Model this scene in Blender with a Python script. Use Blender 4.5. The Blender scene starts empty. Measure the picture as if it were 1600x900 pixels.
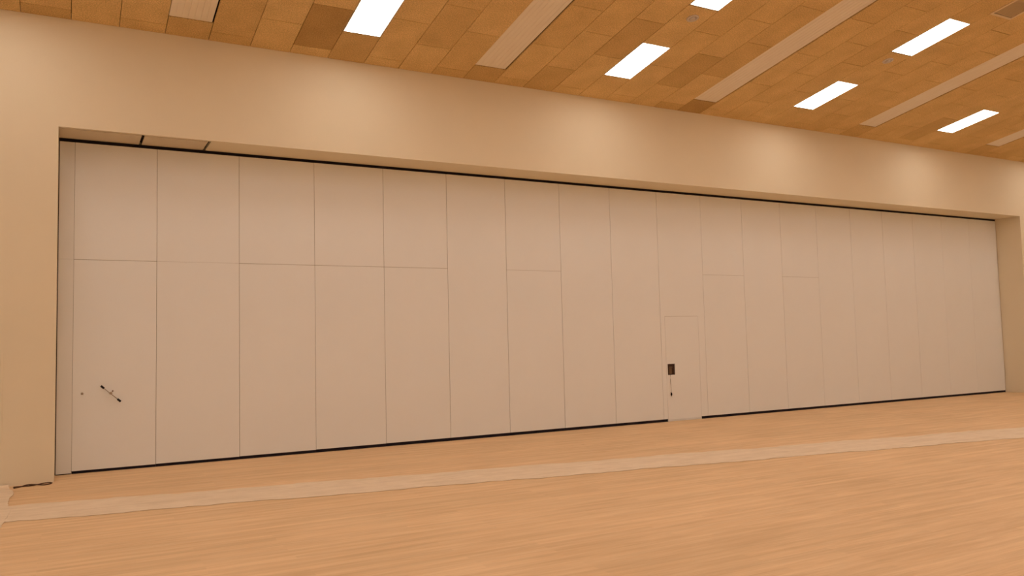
import bpy, bmesh, math, random
from mathutils import Matrix, Vector
random.seed(7)
SC = bpy.context.scene
COL = SC.collection

# ------------------------------------------------------------------ camera
CAM = (0.205, -13.429, 1.759)
YAW, PITCH, ROLL, FPX = 0.503, 0.066, -0.024, 1262.2
def camera_axes(yaw, pitch, roll):
    f = Vector((math.sin(yaw)*math.cos(pitch), math.cos(yaw)*math.cos(pitch), math.sin(pitch)))
    r0 = Vector((math.cos(yaw), -math.sin(yaw), 0)); u0 = r0.cross(f)
    return (math.cos(roll)*r0 + math.sin(roll)*u0, -math.sin(roll)*r0 + math.cos(roll)*u0, f)
_r, _u, _f = camera_axes(YAW, PITCH, ROLL)
cam = bpy.data.objects.new('camera', bpy.data.cameras.new('camera'))
COL.objects.link(cam)
cam.matrix_world = Matrix(((_r.x, _u.x, -_f.x, CAM[0]), (_r.y, _u.y, -_f.y, CAM[1]), (_r.z, _u.z, -_f.z, CAM[2]), (0, 0, 0, 1)))
cam.data.sensor_width = 36.0
cam.data.lens = FPX/1600*36.0
cam.data.clip_end = 200
SC.camera = cam

# ------------------------------------------------------------------ light and exposure
LAMP_COLOR = (1.0, 0.90, 0.80)
LAMP_STRENGTH = 10.6
world = bpy.data.worlds.new('world'); SC.world = world
world.use_nodes = True
world.node_tree.nodes['Background'].inputs[0].default_value = (0.05, 0.04, 0.03, 1)
world.node_tree.nodes['Background'].inputs[1].default_value = 0.2
SC.view_settings.view_transform = 'Standard'
SC.view_settings.look = 'None'
SC.view_settings.exposure = 0.0
SC.view_settings.gamma = 1.0
SC.view_settings.use_curve_mapping = False

# ------------------------------------------------------------------ dimensions
ND = 0.681            # the partition stands this far behind the wall face (niche depth)
HS = 4.905            # soffit of the niche
HC = 6.4535           # where the sloping ceiling meets the wall
SLOPE = 0.1736
ANG = math.atan(SLOPE)
XL, XR = 0.055, 23.426
X0, PW = 1.385, 1.22  # first seam, panel pitch
PZ0, PZ1 = 0.055, 4.857
HX0, HX1 = -9.0, 26.5 # side walls
HY0 = -27.0           # wall behind the camera
GX, GP = 1.42, 0.6125 # ceiling grid origin and pitch
RIDGE = 13.46         # distance along the slope to the ridge

# ------------------------------------------------------------------ mesh helpers
def box(bm, x0, x1, y0, y1, z0, z1, bev=0.0):
    vs = [bm.verts.new(p) for p in ((x0,y0,z0),(x1,y0,z0),(x1,y1,z0),(x0,y1,z0),(x0,y0,z1),(x1,y0,z1),(x1,y1,z1),(x0,y1,z1))]
    fs = [bm.faces.new([vs[i] for i in q]) for q in ((0,3,2,1),(4,5,6,7),(0,1,5,4),(1,2,6,5),(2,3,7,6),(3,0,4,7))]
    if bev > 0:
        es = list({e for f in fs for e in f.edges})
        bmesh.ops.bevel(bm, geom=es, offset=bev, segments=1, affect='EDGES', profile=0.5)
    return vs

def cyl(bm, c, axis, r0, r1, h, n=24):
    """a frustum from point c along axis"""
    a = Vector(axis).normalized()
    t = a.orthogonal().normalized(); b = a.cross(t)
    c = Vector(c)
    A = [bm.verts.new(c + r0*(math.cos(2*math.pi*i/n)*t + math.sin(2*math.pi*i/n)*b)) for i in range(n)]
    B = [bm.verts.new(c + a*h + r1*(math.cos(2*math.pi*i/n)*t + math.sin(2*math.pi*i/n)*b)) for i in range(n)]
    for i in range(n):
        bm.faces.new((A[i], A[(i+1) % n], B[(i+1) % n], B[i]))
    bm.faces.new(A[::-1]); bm.faces.new(B)

def tube(bm, pts, r, n=8):
    pts = [Vector(p) for p in pts]; rings = []
    for i, p in enumerate(pts):
        d = (pts[min(i+1, len(pts)-1)] - pts[max(i-1, 0)]).normalized()
        t = d.cross(Vector((0, 0, 1)))
        if t.length < 1e-3: t = d.cross(Vector((0, 1, 0)))
        t.normalize(); b = d.cross(t)
        rings.append([bm.verts.new(p + r*(math.cos(2*math.pi*k/n)*t + math.sin(2*math.pi*k/n)*b)) for k in range(n)])
    for a, b in zip(rings, rings[1:]):
        for k in range(n):
            bm.faces.new((a[k], a[(k+1) % n], b[(k+1) % n], b[k]))
    bm.faces.new(rings[0][::-1]); bm.faces.new(rings[-1])

def ring(bm, c, axis, ri, ro, h, n=32):
    a = Vector(axis).normalized(); t = a.orthogonal().normalized(); b = a.cross(t); c = Vector(c)
    L = []
    for (r, k) in ((ri, 0), (ro, 0), (ro, h), (ri, h)):
        L.append([bm.verts.new(c + a*k + r*(math.cos(2*math.pi*i/n)*t + math.sin(2*math.pi*i/n)*b)) for i in range(n)])
    for q in range(4):
        A, B = L[q], L[(q+1) % 4]
        for i in range(n):
            bm.faces.new((A[i], A[(i+1) % n], B[(i+1) % n], B[i]))

def smooth_loop(pts, m=6, closed=False):
    """Catmull-Rom through points"""
    P = [Vector(p) for p in pts]; out = []
    n = len(P)
    for i in range(n-1):
        p0, p1, p2, p3 = P[max(i-1, 0)], P[i], P[i+1], P[min(i+2, n-1)]
        for k in range(m):
            t = k/m
            out.append(0.5*((2*p1) + (p2-p0)*t + (2*p0-5*p1+4*p2-p3)*t*t + (3*p1-p0-3*p2+p3)*t**3))
    out.append(P[-1])
    return out

def obj(name, bm, mat, parent=None, smooth=False):
    bmesh.ops.recalc_face_normals(bm, faces=bm.faces)
    me = bpy.data.meshes.new(name); bm.to_mesh(me); bm.free()
    if mat: me.materials.append(mat)
    if smooth:
        for p in me.polygons: p.use_smooth = True
    o = bpy.data.objects.new(name, me); COL.objects.link(o)
    if parent: o.parent = parent
    return o

def tag(o, label=None, cat=None, group=None, kind=None):
    if label and not kind: kind = 'thing'
    if label: o['label'] = label
    if cat: o['category'] = cat
    if group: o['group'] = group
    if kind: o['kind'] = kind
    return o

def thing(name, label, cat, loc=(0, 0, 0), rot=(0, 0, 0), group=None):
    o = bpy.data.objects.new(name, None); COL.objects.link(o)
    o.empty_display_size = 0.2
    o.location = loc; o.rotation_euler = rot
    return tag(o, label, cat, group)

def copy_tree(o, parent=None):
    c = o.copy(); COL.objects.link(c); c.parent = parent
    for ch in list(o.children):
        copy_tree(ch, c)
    return c

# ------------------------------------------------------------------ materials
class Mat:
    def __init__(s, name):
        s.m = bpy.data.materials.new(name); s.m.use_nodes = True
        s.t = s.m.node_tree; s.b = s.t.nodes['Principled BSDF']
    def n(s, typ, **kw):
        nd = s.t.nodes.new(typ)
        for k, v in kw.items(): setattr(nd, k, v)
        return nd
    def link(s, a, b): s.t.links.new(a, b)
    def coord(s, scale=(1, 1, 1)):
        tc = s.n('ShaderNodeTexCoord'); mp = s.n('ShaderNodeMapping')
        mp.inputs['Scale'].default_value = scale
        s.link(tc.outputs['Object'], mp.inputs['Vector']); return mp.outputs['Vector']
    def noise(s, vec, scale, detail=3, rough=0.5):
        x = s.n('ShaderNodeTexNoise'); x.inputs['Scale'].default_value = scale
        x.inputs['Detail'].default_value = detail; x.inputs['Roughness'].default_value = rough
        s.link(vec, x.inputs['Vector']); return x.outputs['Fac']
    def ramp(s, fac, stops):
        r = s.n('ShaderNodeValToRGB'); e = r.color_ramp.elements
        e[0].position, e[0].color = stops[0][0], (*stops[0][1], 1)
        e[1].position, e[1].color = stops[-1][0], (*stops[-1][1], 1)
        for p, c in stops[1:-1]:
            q = e.new(p); q.color = (*c, 1)
        s.link(fac, r.inputs['Fac']); return r.outputs['Color']
    def mix(s, a, b, fac=1.0, mode='MULTIPLY'):
        x = s.n('ShaderNodeMix', data_type='RGBA', blend_type=mode)
        x.inputs[0].default_value = fac if not hasattr(fac, 'links') else 0
        if hasattr(fac, 'links'): s.link(fac, x.inputs[0])
        for v, i in ((a, 6), (b, 7)):
            if hasattr(v, 'links'): s.link(v, x.inputs[i])
            else: x.inputs[i].default_value = (*v, 1)
        return x.outputs[2]
    def bump(s, fac, strength, dist=0.002):
        x = s.n('ShaderNodeBump'); x.inputs['Strength'].default_value = strength; x.inputs['Distance'].default_value = dist
        s.link(fac, x.inputs['Height']); s.link(x.outputs['Normal'], s.b.inputs['Normal'])
    def color(s, c):
        if hasattr(c, 'links'): s.link(c, s.b.inputs['Base Color'])
        else: s.b.inputs['Base Color'].default_value = (*c, 1)
    def rough(s, r, spec=0.4):
        s.b.inputs['Roughness'].default_value = r; s.b.inputs['Specular IOR Level'].default_value = spec

def scaled(c, k): return tuple(x*k for x in c)

def painted(name, c, var=0.03, bump=0.15, rough=0.6, spec=0.3, nscale=1.2):
    m = Mat(name); v = m.coord()
    a = m.noise(v, nscale, 4)
    m.color(m.ramp(a, [(0.3, scaled(c, 1-var)), (0.7, scaled(c, 1+var))]))
    m.bump(m.noise(v, 220, 2), bump, 0.001); m.rough(rough, spec)
    return m.m

M = {}
M['wall'] = painted('wall_paint', (0.84, 0.735, 0.555), 0.02, 0.25, 0.75, 0.2, 0.7)
M['panel'] = painted('panel_laminate', (0.87, 0.86, 0.84), 0.015, 0.05, 0.42, 0.35, 0.6)
M['core'] = painted('panel_edge_profile', (0.34, 0.27, 0.20), 0.03, 0.1, 0.5)
M['profile'] = painted('aluminium_profile', (0.82, 0.80, 0.77), 0.02, 0.05, 0.38, 0.4)
M['seal'] = painted('black_rubber_seal', (0.010, 0.006, 0.012), 0.1, 0.2, 0.6, 0.2)
M['dark'] = painted('dark_void', (0.02, 0.012, 0.01), 0.1, 0.1, 0.8, 0.1)  # near-black standing in for unlit depth; also colours the rail lip
M['brown'] = painted('dark_bronze_tray', (0.045, 0.018, 0.008), 0.1, 0.1, 0.5, 0.4)
M['lever'] = painted('bronze_lever', (0.16, 0.085, 0.04), 0.05, 0.05, 0.4, 0.5)
M['grip'] = painted('black_grip', (0.012, 0.006, 0.005), 0.1, 0.1, 0.6)
M['cable'] = painted('brown_cable', (0.085, 0.035, 0.014), 0.1, 0.1, 0.55)
M['soffit'] = painted('soffit_board', (0.72, 0.61, 0.46), 0.02, 0.2, 0.7, 0.2)
M['lampframe'] = painted('white_lamp_frame', (0.85, 0.80, 0.72), 0.01, 0.02, 0.4)
M['sensor'] = painted('grey_plastic', (0.66, 0.56, 0.48), 0.03, 0.05, 0.45)
M['vent'] = painted('vent_slats', (0.58, 0.44, 0.27), 0.05, 0.05, 0.6)
M['ventframe'] = painted('vent_frame', (0.82, 0.64, 0.42), 0.02, 0.05, 0.5)

mm = Mat('brushed_steel'); mm.color((0.42, 0.34, 0.27)); mm.rough(0.35, 0.5); mm.b.inputs['Metallic'].default_value = 0.7
mm.bump(mm.noise(mm.coord((1, 1, 30)), 40, 2), 0.05); M['steel'] = mm.m

# diffuser of the ceiling lamps: real emitters
mm = Mat('lamp_diffuser')
mm.b.inputs['Base Color'].default_value = (0.8, 0.8, 0.8, 1)
mm.b.inputs['Emission Color'].default_value = (*LAMP_COLOR, 1)
mm.b.inputs['Emission Strength'].default_value = LAMP_STRENGTH
M['diffuser'] = mm.m

# wood-wool ceiling tiles, one tone per tile (from a per-tile value)
mm = Mat('wood_wool_tile'); v = mm.coord((1, 1, 1))
at = mm.n('ShaderNodeAttribute', attribute_name='tone'); at.attribute_type = 'GEOMETRY'
base = mm.ramp(at.outputs['Fac'], [(0.0, (0.50, 0.315, 0.13)), (0.5, (0.78, 0.545, 0.26)), (1.0, (0.85, 0.62, 0.32))])
fine = mm.noise(v, 55, 4, 0.65); big = mm.noise(v, 2.3, 3)
c1 = mm.mix(base, mm.ramp(fine, [(0.32, (0.70, 0.69, 0.66)), (0.68, (1.22, 1.22, 1.22))]))
mm.color(mm.mix(c1, mm.ramp(big, [(0.3, (0.93, 0.92, 0.90)), (0.7, (1.06, 1.06, 1.06))])))
mm.bump(mm.noise(v, 130, 4, 0.7), 0.6, 0.004); mm.rough(0.95, 0.05); M['tile'] = mm.m

# pale ribbed ceiling strips
mm = Mat('pale_strip_sheet'); v = mm.coord((1, 0.2, 1))
mm.color(mm.ramp(mm.noise(v, 9, 3), [(0.3, (0.90, 0.79, 0.66)), (0.7, (0.94, 0.84, 0.71))])); mm.rough(0.5, 0.3)
M['strip'] = mm.m

# wooden sports floor: narrow staves parallel to the partition, streaky grain, a light sheen
mm = Mat('wood_strip_floor'); v = mm.coord()
br = mm.n('ShaderNodeTexBrick'); br.offset = 0.37; br.offset_frequency = 2
for k, x in (('Color1', (0, 0, 0, 1)), ('Color2', (1, 1, 1, 1)), ('Mortar', (0.35, 0.35, 0.35, 1)), ('Scale', 1.0), ('Mortar Size', 0.0008),
             ('Brick Width', 1.9), ('Row Height', 0.075), ('Bias', 0.0)):
    br.inputs[k].default_value = x
mm.link(v, br.inputs['Vector'])
streak = mm.noise(mm.coord((0.55, 7.5, 1)), 1.6, 6, 0.62)
grain = mm.noise(mm.coord((1.6, 38, 1)), 1.5, 5, 0.6)
blot = mm.noise(mm.coord((0.6, 1.0, 1)), 0.9, 3)
c = mm.ramp(streak, [(0.30, (0.745, 0.50, 0.275)), (0.5, (0.81, 0.565, 0.33)), (0.70, (0.87, 0.63, 0.385))])
c = mm.mix(c, mm.ramp(br.outputs['Color'], [(0.0, (0.955, 0.945, 0.935)), (1.0, (1.04, 1.04, 1.04))]))
c = mm.mix(c, mm.ramp(grain, [(0.3, (0.94, 0.93, 0.91)), (0.7, (1.05, 1.05, 1.05))]))
c = mm.mix(c, mm.ramp(blot, [(0.35, (0.955, 0.95, 0.94)), (0.65, (1.035, 1.03, 1.03))]))
vo = mm.n('ShaderNodeTexVoronoi'); vo.inputs['Scale'].default_value = 1.0
mm.link(mm.coord((0.55, 1.1, 1)), vo.inputs['Vector'])       # a few small knots and scuffs
c = mm.mix(c, mm.ramp(vo.outputs['Distance'], [(0.006, (0.70, 0.62, 0.52)), (0.022, (1.0, 1.0, 1.0))]))
mm.color(c); mm.bump(grain, 0.08, 0.001); mm.rough(0.62, 0.16); M['floor'] = mm.m

# cream strip on the floor
mm = Mat('cream_paper'); v = mm.coord()
c = mm.ramp(mm.noise(v, 3.1, 5, 0.65), [(0.3, (0.80, 0.64, 0.47)), (0.7, (0.88, 0.72, 0.54))])
c = mm.mix(c, mm.ramp(mm.noise(mm.coord((0.5, 3, 1)), 2.5, 5, 0.7), [(0.30, (0.90, 0.88, 0.83)), (0.55, (1.02, 1.02, 1.02))]))
mm.color(c); mm.bump(mm.noise(v, 14, 4, 0.6), 0.25, 0.006); mm.rough(0.75, 0.2); M['paper'] = mm.m

# ------------------------------------------------------------------ room shell
bm = bmesh.new(); box(bm, HX0-0.3, HX1+0.3, HY0-0.3, 0.6, -0.2, 0.0)
tag(obj('floor', bm, M['floor']), kind='structure')

WT = 9.4
bm = bmesh.new()                       # wall with the wide niche opening
box(bm, HX0-0.3, XL, -ND, 0.35, 0.0, WT)
box(bm, XR, HX1+0.3, -ND, 0.35, 0.0, WT)
# header: main soffit, notched at the left for the two soffit boards
SX1 = 2.085
box(bm, XL, XR, -ND, 0.35, HS+0.06, WT)
box(bm, SX1, XR, -ND, 0.35, HS, HS+0.06)
box(bm, XL, SX1, -ND, -ND+0.062, HS, HS+0.06)
box(bm, XL, SX1, 0.04, 0.35, HS, HS+0.06)
tag(obj('wall_back', bm, M['wall']), kind='structure')
bm = bmesh.new(); box(bm, XL, XR, 0.22, 0.34, 0.0, HS)     # black backing added behind the partition to stop light leaking in
tag(obj('backing_beyond', bm, M['dark']), kind='structure')
for nm, a in (('wall_left', (HX0-0.3, HX0, HY0, -ND)), ('wall_right', (HX1, HX1+0.3, HY0, -ND)), ('wall_front', (HX0-0.3, HX1+0.3, HY0-0.3, HY0))):
    bm = bmesh.new(); box(bm, a[0], a[1], a[2], a[3], 0, WT)
    tag(obj(nm, bm, M['wall']), kind='structure')

# ---- ceiling: individual wood-wool tiles in one structure mesh, laid on the slope
def ceil_frame(o):
    o.location = (0, -ND, HC); o.rotation_euler = (-ANG, 0, 0)
STRIP_K = {0: 0.50, 8: 0.50, 16: 0.52, 24: 0.57, 32: 0.59, -8: 0.5}
LAMP_K = [-12, -4, 4, 12, 20, 28, 36, 44]
LAMP_S = [0.87, 3.27, 5.67, 8.07, 10.47]
NOLAMP = {(20, 99)}
VENT = (21, 4.81)
def lamp_at(k, s0):
    return k in LAMP_K and any(abs(s0-q) < 0.05 for q in LAMP_S)
bm = bmesh.new(); tone = bm.faces.layers.float.new('tone')
def tile(k, s0, s1, t):
    g = 0.0035
    n0 = len(bm.faces)
    x0 = GX+GP*k; box(bm, x0+g, x0+GP-g, -s1+g, -s0-g, 0.0, 0.03, 0.004)
    bm.faces.ensure_lookup_table()
    for i in range(n0, len(bm.faces)): bm.faces[i][tone] = t
kmin = int((HX0-GX)/GP)-1; kmax = int((HX1-GX)/GP)+1
DARK = {(3, 0.26): 0.08, (16, 0.0): 0.1, (15, 0.0): 0.35, (8, 0.0): 0.3, (0, 0.0): 0.35}
for k in range(kmin, kmax):
    first = 0.26 if k % 2 else 0.86
    cuts = [0.0, first]
    while cuts[-1] < RIDGE: cuts.append(min(cuts[-1]+1.2, RIDGE))
    if k in STRIP_K:
        tile(k, 0.0, STRIP_K[k], DARK.get((k, 0.0), 0.35)); continue
    for s0, s1 in zip(cuts, cuts[1:]):
        if s1-s0 < 0.05 or lamp_at(k, s0+0.01): continue
        t = min(max(random.gauss(0.52, 0.09), 0.3), 0.85)
        t = DARK.get((k, round(s0, 2)), t)
        if k == VENT[0] and s0 < VENT[1] < s1:
            tile(k, s0, VENT[1], t)
            if s1 > VENT[1]+0.62: tile(k, VENT[1]+0.61, s1, t)
            continue
        if k == VENT[0] and s0 < VENT[1]+0.6 < s1:
            tile(k, VENT[1]+0.61, s1, t); continue
        tile(k, s0, s1, t)
# the far half of the roof behind the camera
n0 = len(bm.faces)
c2, s2 = math.cos(2*ANG), math.sin(2*ANG)
L2 = (-HY0-ND)/math.cos(ANG) - RIDGE + 0.3
p = [(HX0, -RIDGE, 0), (HX1, -RIDGE, 0), (HX1, -RIDGE-L2*c2, -L2*s2), (HX0, -RIDGE-L2*c2, -L2*s2)]
lo = [bm.verts.new(q) for q in p]; hi = [bm.verts.new((q[0], q[1], q[2]+0.03)) for q in p]
bm.faces.new(lo); bm.faces.new(hi[::-1])
for i in range(4): bm.faces.new((lo[i], lo[(i+1) % 4], hi[(i+1) % 4], hi[i]))
bm.faces.ensure_lookup_table()
for i in range(n0, len(bm.faces)): bm.faces[i][tone] = 0.5
ce = obj('ceiling', bm, M['tile']); ceil_frame(ce); tag(ce, kind='structure')
bm = bmesh.new(); box(bm, HX0-0.3, HX1+0.3, -RIDGE-0.2, -0.02, 0.10, 0.16)  # unseen dark sheet added above the tiles to block light
rd = obj('ceiling_light_block', bm, M['dark']); ceil_frame(rd); tag(rd, kind='structure')

# ---- pale ribbed strips running up the slope
bm = bmesh.new()
SW = GP-0.024
def strip_mesh(bm, length):
    n = 7; prof = []
    for i in range(n):
        a = SW*i/n; b = SW*(i+1)/n
        prof += [(a+0.0035, 0.0), (b-0.0035, 0.0), (b-0.002, 0.0035), (b+0.002, 0.0035)]
    prof = prof[:-2] + [(SW, 0.0035), (SW, 0.03), (0, 0.03), (0, 0.0035)]
    e0 = [bm.verts.new((x, 0, z)) for x, z in prof]; e1 = [bm.verts.new((x, -length, z)) for x, z in prof]
    m = len(prof)
    for i in range(m): bm.faces.new((e0[i], e0[(i+1) % m], e1[(i+1) % m], e1[i]))
    bm.faces.new(e0); bm.faces.new(e1[::-1])
strip_labels = {-8: 'pale ribbed ceiling strip left of the picture, beyond the first lamp', 0: 'pale ribbed ceiling strip farthest left, ending above the left end of the partition',
    8: 'pale ribbed ceiling strip between the two leftmost ceiling lamps', 16: 'long pale ceiling strip just left of the lamp pair in the centre right',
    24: 'long pale ceiling strip running up beside the square vent', 32: 'short visible piece of pale ceiling strip at the right edge of the picture'}
for k in (-8, 0, 8, 16, 24, 32):
    s0 = STRIP_K[k]+0.008
    loc = Vector((GX+GP*k+0.005, -ND-s0*math.cos(ANG), HC+s0*math.sin(ANG)))
    nrm = Vector((0, math.sin(ANG), math.cos(ANG)))
    st = bmesh.new(); strip_mesh(st, RIDGE-s0-0.05)
    o = obj('ceiling_strip', st, M['strip']); o.location = loc + nrm*0.012; o.rotation_euler = (-ANG, 0, 0)
    tag(o, strip_labels[k], 'ceiling strip', 'pale strips along the sloping ceiling')

# ---- recessed ceiling lamps
def on_ceiling(x, s, up=0.0):
    return (x, -ND - s*math.cos(ANG) + up*math.sin(ANG), HC + s*math.sin(ANG) + up*math.cos(ANG))
def make_lamp():
    t = thing('ceiling_lamp', 'x', 'ceiling lamp', rot=(-ANG, 0, 0))
    w, l, f = GP-0.008, 1.192, 0.018
    b = bmesh.new()
    box(b, 0, w, -f, 0, 0, 0.04); box(b, 0, w, -l, -l+f, 0, 0.04)
    box(b, 0, f, -l+f, -f, 0, 0.04); box(b, w-f, w, -l+f, -f, 0, 0.04)
    obj('lamp_frame', b, M['lampframe'], t)
    b = bmesh.new(); box(b, f, w-f, -l+f, -f, -0.002, 0.006)
    obj('diffuser', b, M['diffuser'], t)
    b = bmesh.new(); box(b, f, w-f, -l+f, -f, 0.022, 0.07, 0.01)
    obj('lamp_housing', b, M['lampframe'], t)
    return t
lamp_labels = {(4, 0.87): 'bright rectangular ceiling lamp at top left, nearest the dark brown tile',
    (12, 0.87): 'bright rectangular ceiling lamp nearest the wall, between the first two long strips',
    (12, 3.27): 'bright ceiling lamp cut off by the top edge of the picture, right of centre',
    (20, 0.87): 'bright ceiling lamp nearest the wall, between the centre and right long strips',
    (20, 3.27): 'bright ceiling lamp at upper right, closest to the square vent',
    (28, 0.87): 'rightmost and smallest bright ceiling lamp, near the right edge'}
def on_far_slope(x, s, up=0.0):
    d = RIDGE + s
    return (x, -ND - d*math.cos(ANG) - up*math.sin(ANG), HC + (RIDGE-s)*math.sin(ANG) + up*math.cos(ANG))
proto = make_lamp(); first = True
for k in LAMP_K:
    for s in LAMP_S:
        x = GX+GP*k+0.004
        if x < HX0 or x+GP > HX1: continue
        o = proto if first else copy_tree(proto)
        first = False
        o.location = on_ceiling(x, s+0.004)
        tag(o, lamp_labels.get((k, s), 'unseen rectangular ceiling lamp added behind the camera to brighten the hall'), 'ceiling lamp', 'recessed ceiling lamps')
    for s in (1.0, 3.4, 5.8, 8.2, 10.6):        # unseen lamps added behind the camera to brighten the partition panels
        x = GX+GP*k+0.004
        if x < HX0 or x+GP > HX1: continue
        o = copy_tree(proto); o.location = on_far_slope(x, s, -0.006); o.rotation_euler = (ANG, 0, 0)
        tag(o, 'unseen rectangular ceiling lamp added behind the camera to brighten the hall', 'ceiling lamp', 'recessed ceiling lamps')

# ---- square vent grille
vx = GX+GP*VENT[0]
vt = thing('ceiling_vent', 'square brown ventilation grille in the ceiling at the top right corner', 'vent', on_ceiling(vx, VENT[1]), (-ANG, 0, 0))
b = bmesh.new(); w = GP-0.006; f = 0.045
box(b, 0.003, w, -f, 0, -0.006, 0.03); box(b, 0.003, w, -w, -w+f, -0.006, 0.03)
box(b, 0.003, f, -w+f, -f, -0.006, 0.03); box(b, w-f, w, -w+f, -f, -0.006, 0.03)
obj('vent_frame', b, M['ventframe'], vt)
b = bmesh.new()
for i in range(16):
    y = -f-0.012-i*(w-2*f-0.01)/16
    vs = box(b, f, w-f, y-0.018, y, 0.004, 0.007)
    for q in vs:
        q.co.z += (y-q.co.y)*0.6
obj('slats', b, M['vent'], vt)
b = bmesh.new(); box(b, f, w-f, -w+f, -f, 0.034, 0.04); obj('backing', b, M['lever'], vt)

# ---- two round sensors near the lamps
def sensor(x, s, label):
    t = thing('ceiling_sensor', label, 'sensor', on_ceiling(x, s), (-ANG, 0, 0), 'round sensors on the ceiling')
    b = bmesh.new(); ring(b, (0, 0, -0.012), (0, 0, 1), 0.055, 0.10, 0.012); obj('collar', b, M['sensor'], t, True)
    b = bmesh.new(); cyl(b, (0, 0, -0.030), (0, 0, 1), 0.030, 0.056, 0.030); obj('lens', b, M['sensor'], t, True)
sensor(9.10, 2.97, 'small round grey sensor below the lamp cut off at the top edge')
sensor(13.95, 3.0, 'small round grey sensor beside the lower left end of the upper right lamp')

# ------------------------------------------------------------------ soffit boards above the left end of the partition
for (a, b_, lab) in ((XL+0.004, 1.124, 'left soffit board in the top of the niche, up to the first dark gap'),
                     (1.162, 2.046, 'right soffit board in the top of the niche, between the two dark gaps')):
    b = bmesh.new(); box(b, a, b_, -ND+0.106, 0.03, HS+0.002, HS+0.022, 0.002)
    tag(obj('soffit_board', b, M['soffit']), lab, 'ceiling board', 'removable boards in the niche soffit')
b = bmesh.new(); box(b, XL+0.003, SX1-0.003, -ND+0.064, 0.038, HS+0.045, HS+0.058)  # near-black sheet, paints the shade seen through the board gaps
tag(obj('gap_shade_lining_1', b, M['dark']), kind='structure')

# ------------------------------------------------------------------ partition track (dark line at the top)
tr = thing('partition_track', 'black overhead track running the whole width above the white partition panels', 'track', (XL, 0, HS))
b = bmesh.new(); box(b, 0.003, XR-XL-0.003, 0.012, 0.085, -0.046, -0.001); obj('rail', b, M['seal'], tr)
b = bmesh.new(); box(b, 0.003, XR-XL-0.003, -0.004, 0.010, -0.010, -0.001); obj('rail_lip', b, M['dark'], tr)

# ------------------------------------------------------------------ partition panels
ZJ = 3.115
ordinal = ['first', 'second', 'third', 'fourth', 'fifth', 'sixth', 'seventh', 'eighth', 'ninth']
JOINT = {0: 0.006, 1: 0.0025, 2: 0.006, 3: 0.006, 4: 0.006, 6: 0.004, 10: 0.004, 12: 0.004}
GROUP = 'tall white panels of the folding partition'
def panel(i, xa, xb, label):
    t = thing('room_divider', label, 'partition panel', (xa, 0, 0), group=GROUP)
    PZ0 = min(0.055, 0.040+0.004*i)
    w = xb-xa; g = 0.0035 if 4 <= i <= 7 else 0.0028
    b = bmesh.new(); box(b, 0.0008, w-0.0008, 0.012, 0.085, PZ0+0.004, PZ1-0.004); obj('core', b, M['core'], t)
    if i == 9:
        return t, w, g
    if i in JOINT:
        j = JOINT[i]
        b = bmesh.new(); box(b, g, w-g, 0.0, 0.0118, PZ0, ZJ-j/2, 0.0012); obj('lower_board', b, M['panel'], t)
        b = bmesh.new(); box(b, g, w-g, 0.0, 0.0118, ZJ+j/2, PZ1, 0.0012); obj('upper_board', b, M['panel'], t)
    else:
        b = bmesh.new(); box(b, g, w-g, 0.0, 0.0118, PZ0, PZ1, 0.0012); obj('face_board', b, M['panel'], t)
    b = bmesh.new(); box(b, 0.002, w-0.002, 0.014, 0.078, 0.001, PZ0+0.003); obj('floor_seal', b, M['seal'], t)
    return t, w, g

# narrow profile closing the gap to the left jamb
cl = thing('closing_profile', 'narrow white vertical profile between the left jamb and the first partition panel', 'profile', (XL+0.012, 0, 0))
b = bmesh.new(); box(b, 0, 0.1972, 0.0, 0.10, 0.012, ZJ-0.001, 0.001); box(b, 0, 0.1972, 0.0, 0.10, ZJ+0.001, PZ1, 0.001)
obj('profile_face', b, M['profile'], cl)
b = bmesh.new(); box(b, 0.002, 0.193, 0.006, 0.09, 0.001, 0.012); obj('floor_gap', b, M['seal'], cl)
b = bmesh.new(); box(b, -0.0115, -0.001, 0.01, 0.09, 0.001, PZ1); obj('gap_shade_strip', b, M['brown'], cl)  # brown strip that puts the jamb gap's shade into colour

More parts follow.
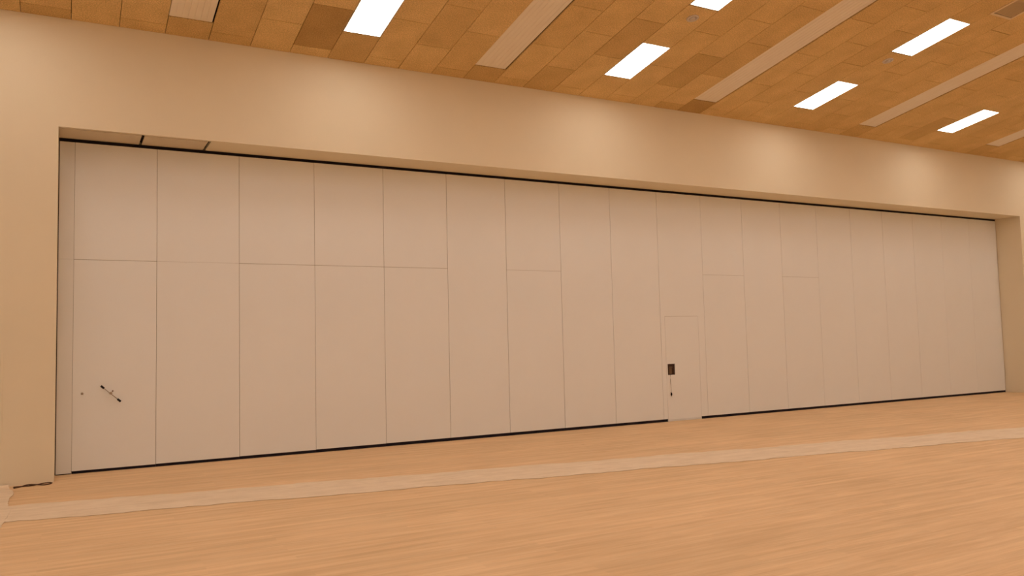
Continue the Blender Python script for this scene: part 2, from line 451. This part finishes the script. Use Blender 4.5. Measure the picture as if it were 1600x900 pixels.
def panel_label(i):
    if i == 0: return 'first partition panel from the left, with the crank handle in it'
    if i < 9: return ordinal[i] + ' white partition panel counted from the left jamb'
    if i == 9: return 'white partition panel that holds the door leaf'
    if i <= 13: return ['', 'first', 'second', 'third', 'fourth'][i-9] + ' white partition panel to the right of the door panel'
    return ['last', 'second', 'third', 'fourth', 'fifth'][18-i] + (' white partition panel against the right jamb' if i == 18 else ' white partition panel counted back from the right jamb')
for i in range(19):
    xa = X0+PW*(i-1) if i else XL+0.210
    xb = X0+PW*i
    if i == 18: xb = XR-0.012
    t, w, g = panel(i, xa, xb, panel_label(i))
    if i == 0:      # small cap left of the crank
        b = bmesh.new(); cyl(b, (0.392-xa, -0.003, 1.147), (0, 1, 0), 0.016, 0.018, 0.003); obj('round_cap', b, M['core'], t, True)
        b = bmesh.new(); cyl(b, (0.765-xa, -0.006, 1.143), (0, 1, 0), 0.024, 0.027, 0.006); obj('crank_socket', b, M['profile'], t, True)
    if i == 9:
        dx0, dx1, dz1 = 11.262-xa, 12.178-xa, 2.208      # door opening
        q = 0.004
        b = bmesh.new()
        box(b, g, dx0-q, 0.0, 0.0118, PZ0, dz1+q)
        box(b, dx1+q, w-g, 0.0, 0.0118, PZ0, dz1+q)
        box(b, g, w-g, 0.0, 0.0118, dz1+q, PZ1)
        obj('surround_board', b, M['panel'], t)
        for a, c in ((0.002, dx0-0.004), (dx1+0.002, w-0.002)):
            b = bmesh.new(); box(b, a, c, 0.014, 0.078, 0.001, PZ0+0.003); obj('floor_seal', b, M['seal'], t)
        b = bmesh.new(); box(b, dx0-0.002, dx1+0.0, -0.006, 0.06, 0.002, 0.030, 0.002); obj('threshold', b, M['profile'], t)
        # door leaf with a rectangular cut-out for the recessed handle
        hx0, hx1, hz0, hz1 = 11.300-xa, 11.480-xa, 0.980, 1.198
        b = bmesh.new(); z0 = 0.036
        box(b, dx0, hx0, 0.0, 0.0118, z0, dz1); box(b, hx1, dx1, 0.0, 0.0118, z0, dz1)
        box(b, hx0, hx1, 0.0, 0.0118, z0, hz0); box(b, hx0, hx1, 0.0, 0.0118, hz1, dz1)
        leaf = obj('door_leaf', b, M['panel'], t)
        b = bmesh.new()      # tray with a raised rim
        box(b, hx0+0.001, hx1-0.001, 0.0095, 0.0115, hz0+0.001, hz1-0.001)
        for r in ((hx0-0.006, hx0+0.004, hz0-0.006, hz1+0.006), (hx1-0.004, hx1+0.006, hz0-0.006, hz1+0.006),
                  (hx0+0.004, hx1-0.004, hz0-0.006, hz0+0.004), (hx0+0.004, hx1-0.004, hz1-0.004, hz1+0.006)):
            box(b, r[0], r[1], -0.002, 0.0, r[2], r[3])
        tray = obj('handle_recess', b, M['brown'], leaf); tag(tray, 'dark brown recessed handle tray')
        b = bmesh.new()
        box(b, hx0+0.030, hx0+0.115, -0.004, 0.004, hz1-0.075, hz1-0.052, 0.003)
        box(b, hx0+0.035, hx0+0.105, 0.003, 0.009, hz0+0.015, hz1-0.085, 0.002)
        obj('lever', b, M['lever'], leaf)
        b = bmesh.new(); cyl(b, (11.357-xa, -0.003, 0.600), (0, 1, 0), 0.012, 0.013, 0.003); obj('cord_hook', b, M['steel'], leaf)
        b = bmesh.new(); box(b, dx0, dx1, 0.0118, 0.0125, 0.036, PZ0+0.01); box(b, dx0, dx1, 0.012, 0.05, 0.030, 0.0345); obj('door_sweep', b, M['profile'], leaf)
# cord hanging below the handle
cd = thing('hanging_cord', 'thin cord with a dark tip hanging below the door handle', 'cord', (11.345, -0.021, 0.565))
b = bmesh.new(); tube(b, [(-0.004, 0, 0.412), (-0.006, -0.001, 0.3), (0.0, 0, 0.18), (0.003, 0, 0.1), (0.010, 0, 0.03)], 0.0038); obj('cord', b, M['lever'], cd, True)
b = bmesh.new(); cyl(b, (0.010, 0, -0.034), (0, 0, 1), 0.002, 0.017, 0.034, 12); cyl(b, (0.010, 0, 0.0), (0, 0, 1), 0.017, 0.011, 0.034, 12); obj('tip', b, M['grip'], cd)

# crank handle standing in the first panel
a0, a1 = Vector((0.633, 0, 1.253)), Vector((0.897, 0, 1.010))
ck = thing('crank_handle', 'thin metal crank bar with black grips stuck into the first partition panel', 'crank handle', (0.765, 0, 1.13))
c0 = Vector((0.765, 0, 1.13)); off = Vector((0, -0.075, 0))
b = bmesh.new(); tube(b, [a0-c0+off, a1-c0+off], 0.0058); obj('bar', b, M['steel'], ck, True)
for e, other in ((a0, a1), (a1, a0)):
    d = (other-e).normalized()
    b = bmesh.new(); tube(b, [e-c0+off, e-c0+off+d*0.012, e-c0+off+d*0.045, e-c0+off+d*0.058], 0.015, 12); obj('grip', b, M['grip'], ck, True)
b = bmesh.new(); cyl(b, (0, -0.090, 0.01), (0, 1, 0), 0.020, 0.020, 0.03); cyl(b, (0, -0.062, 0.01), (0, 1, 0), 0.010, 0.010, 0.056)
obj('hub', b, M['steel'], ck, False)
b = bmesh.new(); cyl(b, (0.018, -0.082, 0.03), (0.5, 0, 0.8), 0.010, 0.010, 0.022, 12); obj('lock_screw', b, M['lever'], ck)

# ------------------------------------------------------------------ flush cabinet door in the wall left of the niche
cb = thing('wall_cabinet', 'flush cabinet door in the wall at the left edge of the picture', 'cabinet', (-1.30, -ND, 0.58))
b = bmesh.new(); W_, H_ = 0.75, 1.19
box(b, 0, W_, -0.012, 0.0, 0, 0.03); box(b, 0, W_, -0.012, 0.0, H_-0.03, H_); box(b, 0, 0.03, -0.012, 0.0, 0.03, H_-0.03); box(b, W_-0.03, W_, -0.012, 0.0, 0.03, H_-0.03)
obj('frame', b, M['wall'], cb)
b = bmesh.new(); box(b, 0.034, W_-0.034, -0.010, -0.001, 0.034, H_-0.034, 0.001); dr = obj('door', b, M['wall'], cb)
b = bmesh.new(); box(b, 0.07, 0.09, -0.035, -0.010, 0.52, 0.66, 0.004); obj('handle', b, M['steel'], dr)

# ------------------------------------------------------------------ things lying on the floor
def sheet(name, left, right, z=0.003, th=0.003):
    """a thin sheet between two long wavy edges"""
    bm = bmesh.new(); rows = []
    for (l, r) in zip(left, right):
        row = []
        for j in range(5):
            p = Vector(l).lerp(Vector(r), j/4); row.append(p)
        rows.append(row)
    T = [[bm.verts.new((p.x, p.y, p.z+z+th)) for p in row] for row in rows]
    B = [[bm.verts.new((p.x, p.y, p.z+z)) for p in row] for row in rows]
    n = len(rows)
    for i in range(n-1):
        for j in range(4):
            bm.faces.new((T[i][j], T[i+1][j], T[i+1][j+1], T[i][j+1]))
            bm.faces.new((B[i][j], B[i][j+1], B[i+1][j+1], B[i+1][j]))
        bm.faces.new((T[i][0], B[i][0], B[i+1][0], T[i+1][0])); bm.faces.new((T[i][4], T[i+1][4], B[i+1][4], B[i][4]))
    for i in (0, n-1):
        for j in range(4): bm.faces.new((T[i][j], T[i][j+1], B[i][j+1], B[i][j]))
    return bm
def wob(x, s):
    return 0.018*math.sin(x*2.3+s)+0.012*math.sin(x*6.1+2*s)+0.010*math.sin(x*14.7+s*3)+random.uniform(-0.012, 0.012)
L_, R_ = [], []
N = 260
for i in range(N+1):
    x = -0.42+(HX1-2.0+0.42)*i/N
    y1, y2 = -2.396-0.1697*x, -3.402-0.1730*x
    if y1 < -ND-20: break
    L_.append((x, y1+wob(x, 1.0)*1.5, 0)); R_.append((x, y2+wob(x, 4.0)*1.2, 0))
o = obj('paper_strip', sheet('paper_strip', L_, R_), M['paper'])
tag(o, 'long cream strip lying across the whole wooden floor in front of the partition', 'floor strip')
# cream cover along the left side, its edge meeting the strip
pts = [(-0.46, -0.72), (-0.445, -0.95), (-0.40, -1.15), (-0.375, -1.45), (-0.40, -1.85), (-0.385, -2.30), (-0.34, -2.70), (-0.35, -3.15), (-0.37, -3.6), (-0.42, -4.1), (-0.44, -4.8), (-0.5, -5.6), (-0.55, -6.6)]
e = smooth_loop([(x, y, 0) for x, y in pts], 8)
R2 = []; L2_ = []
for q in e:
    lift = 0.05*max(0, 1-(-0.70-q.y)/0.35) if q.y > -1.05 else 0.0
    R2.append((q.x+random.uniform(-0.008, 0.008), q.y, 0.0)); L2_.append((-4.5, q.y, 0.012+lift))
bm = sheet('x', L2_, R2, 0.0075, 0.003)
for v_ in bm.verts:
    if v_.co.x < -0.45: v_.co.z += 0.012*(1+math.sin(v_.co.x*3+v_.co.y*4))
o = obj('floor_cover', bm, M['paper'])
tag(o, 'crinkled cream cover sheet on the floor in the lower left corner', 'cover sheet')

# doubled brown cable lying at the foot of the wall
def flo(x, y): return (x, y, 0.011)
loop = smooth_loop([(-0.405, -0.850, .009), (-0.33, -0.845, .009), (-0.22, -0.850, .009), (-0.12, -0.800, .010), (-0.06, -0.735, .010), (0.0, -0.722, .010),
                    (0.035, -0.77, .010), (0.01, -0.85, .010), (-0.06, -0.895, .010), (-0.15, -0.885, .022), (-0.24, -0.835, .022), (-0.31, -0.865, .012), (-0.395, -0.945, .009)], 7)
b = bmesh.new(); tube(b, loop, 0.0075, 8)
tag(obj('cable', b, M['cable'], smooth=True), 'brown cable folded into a loop on the floor at the foot of the left wall', 'cable')
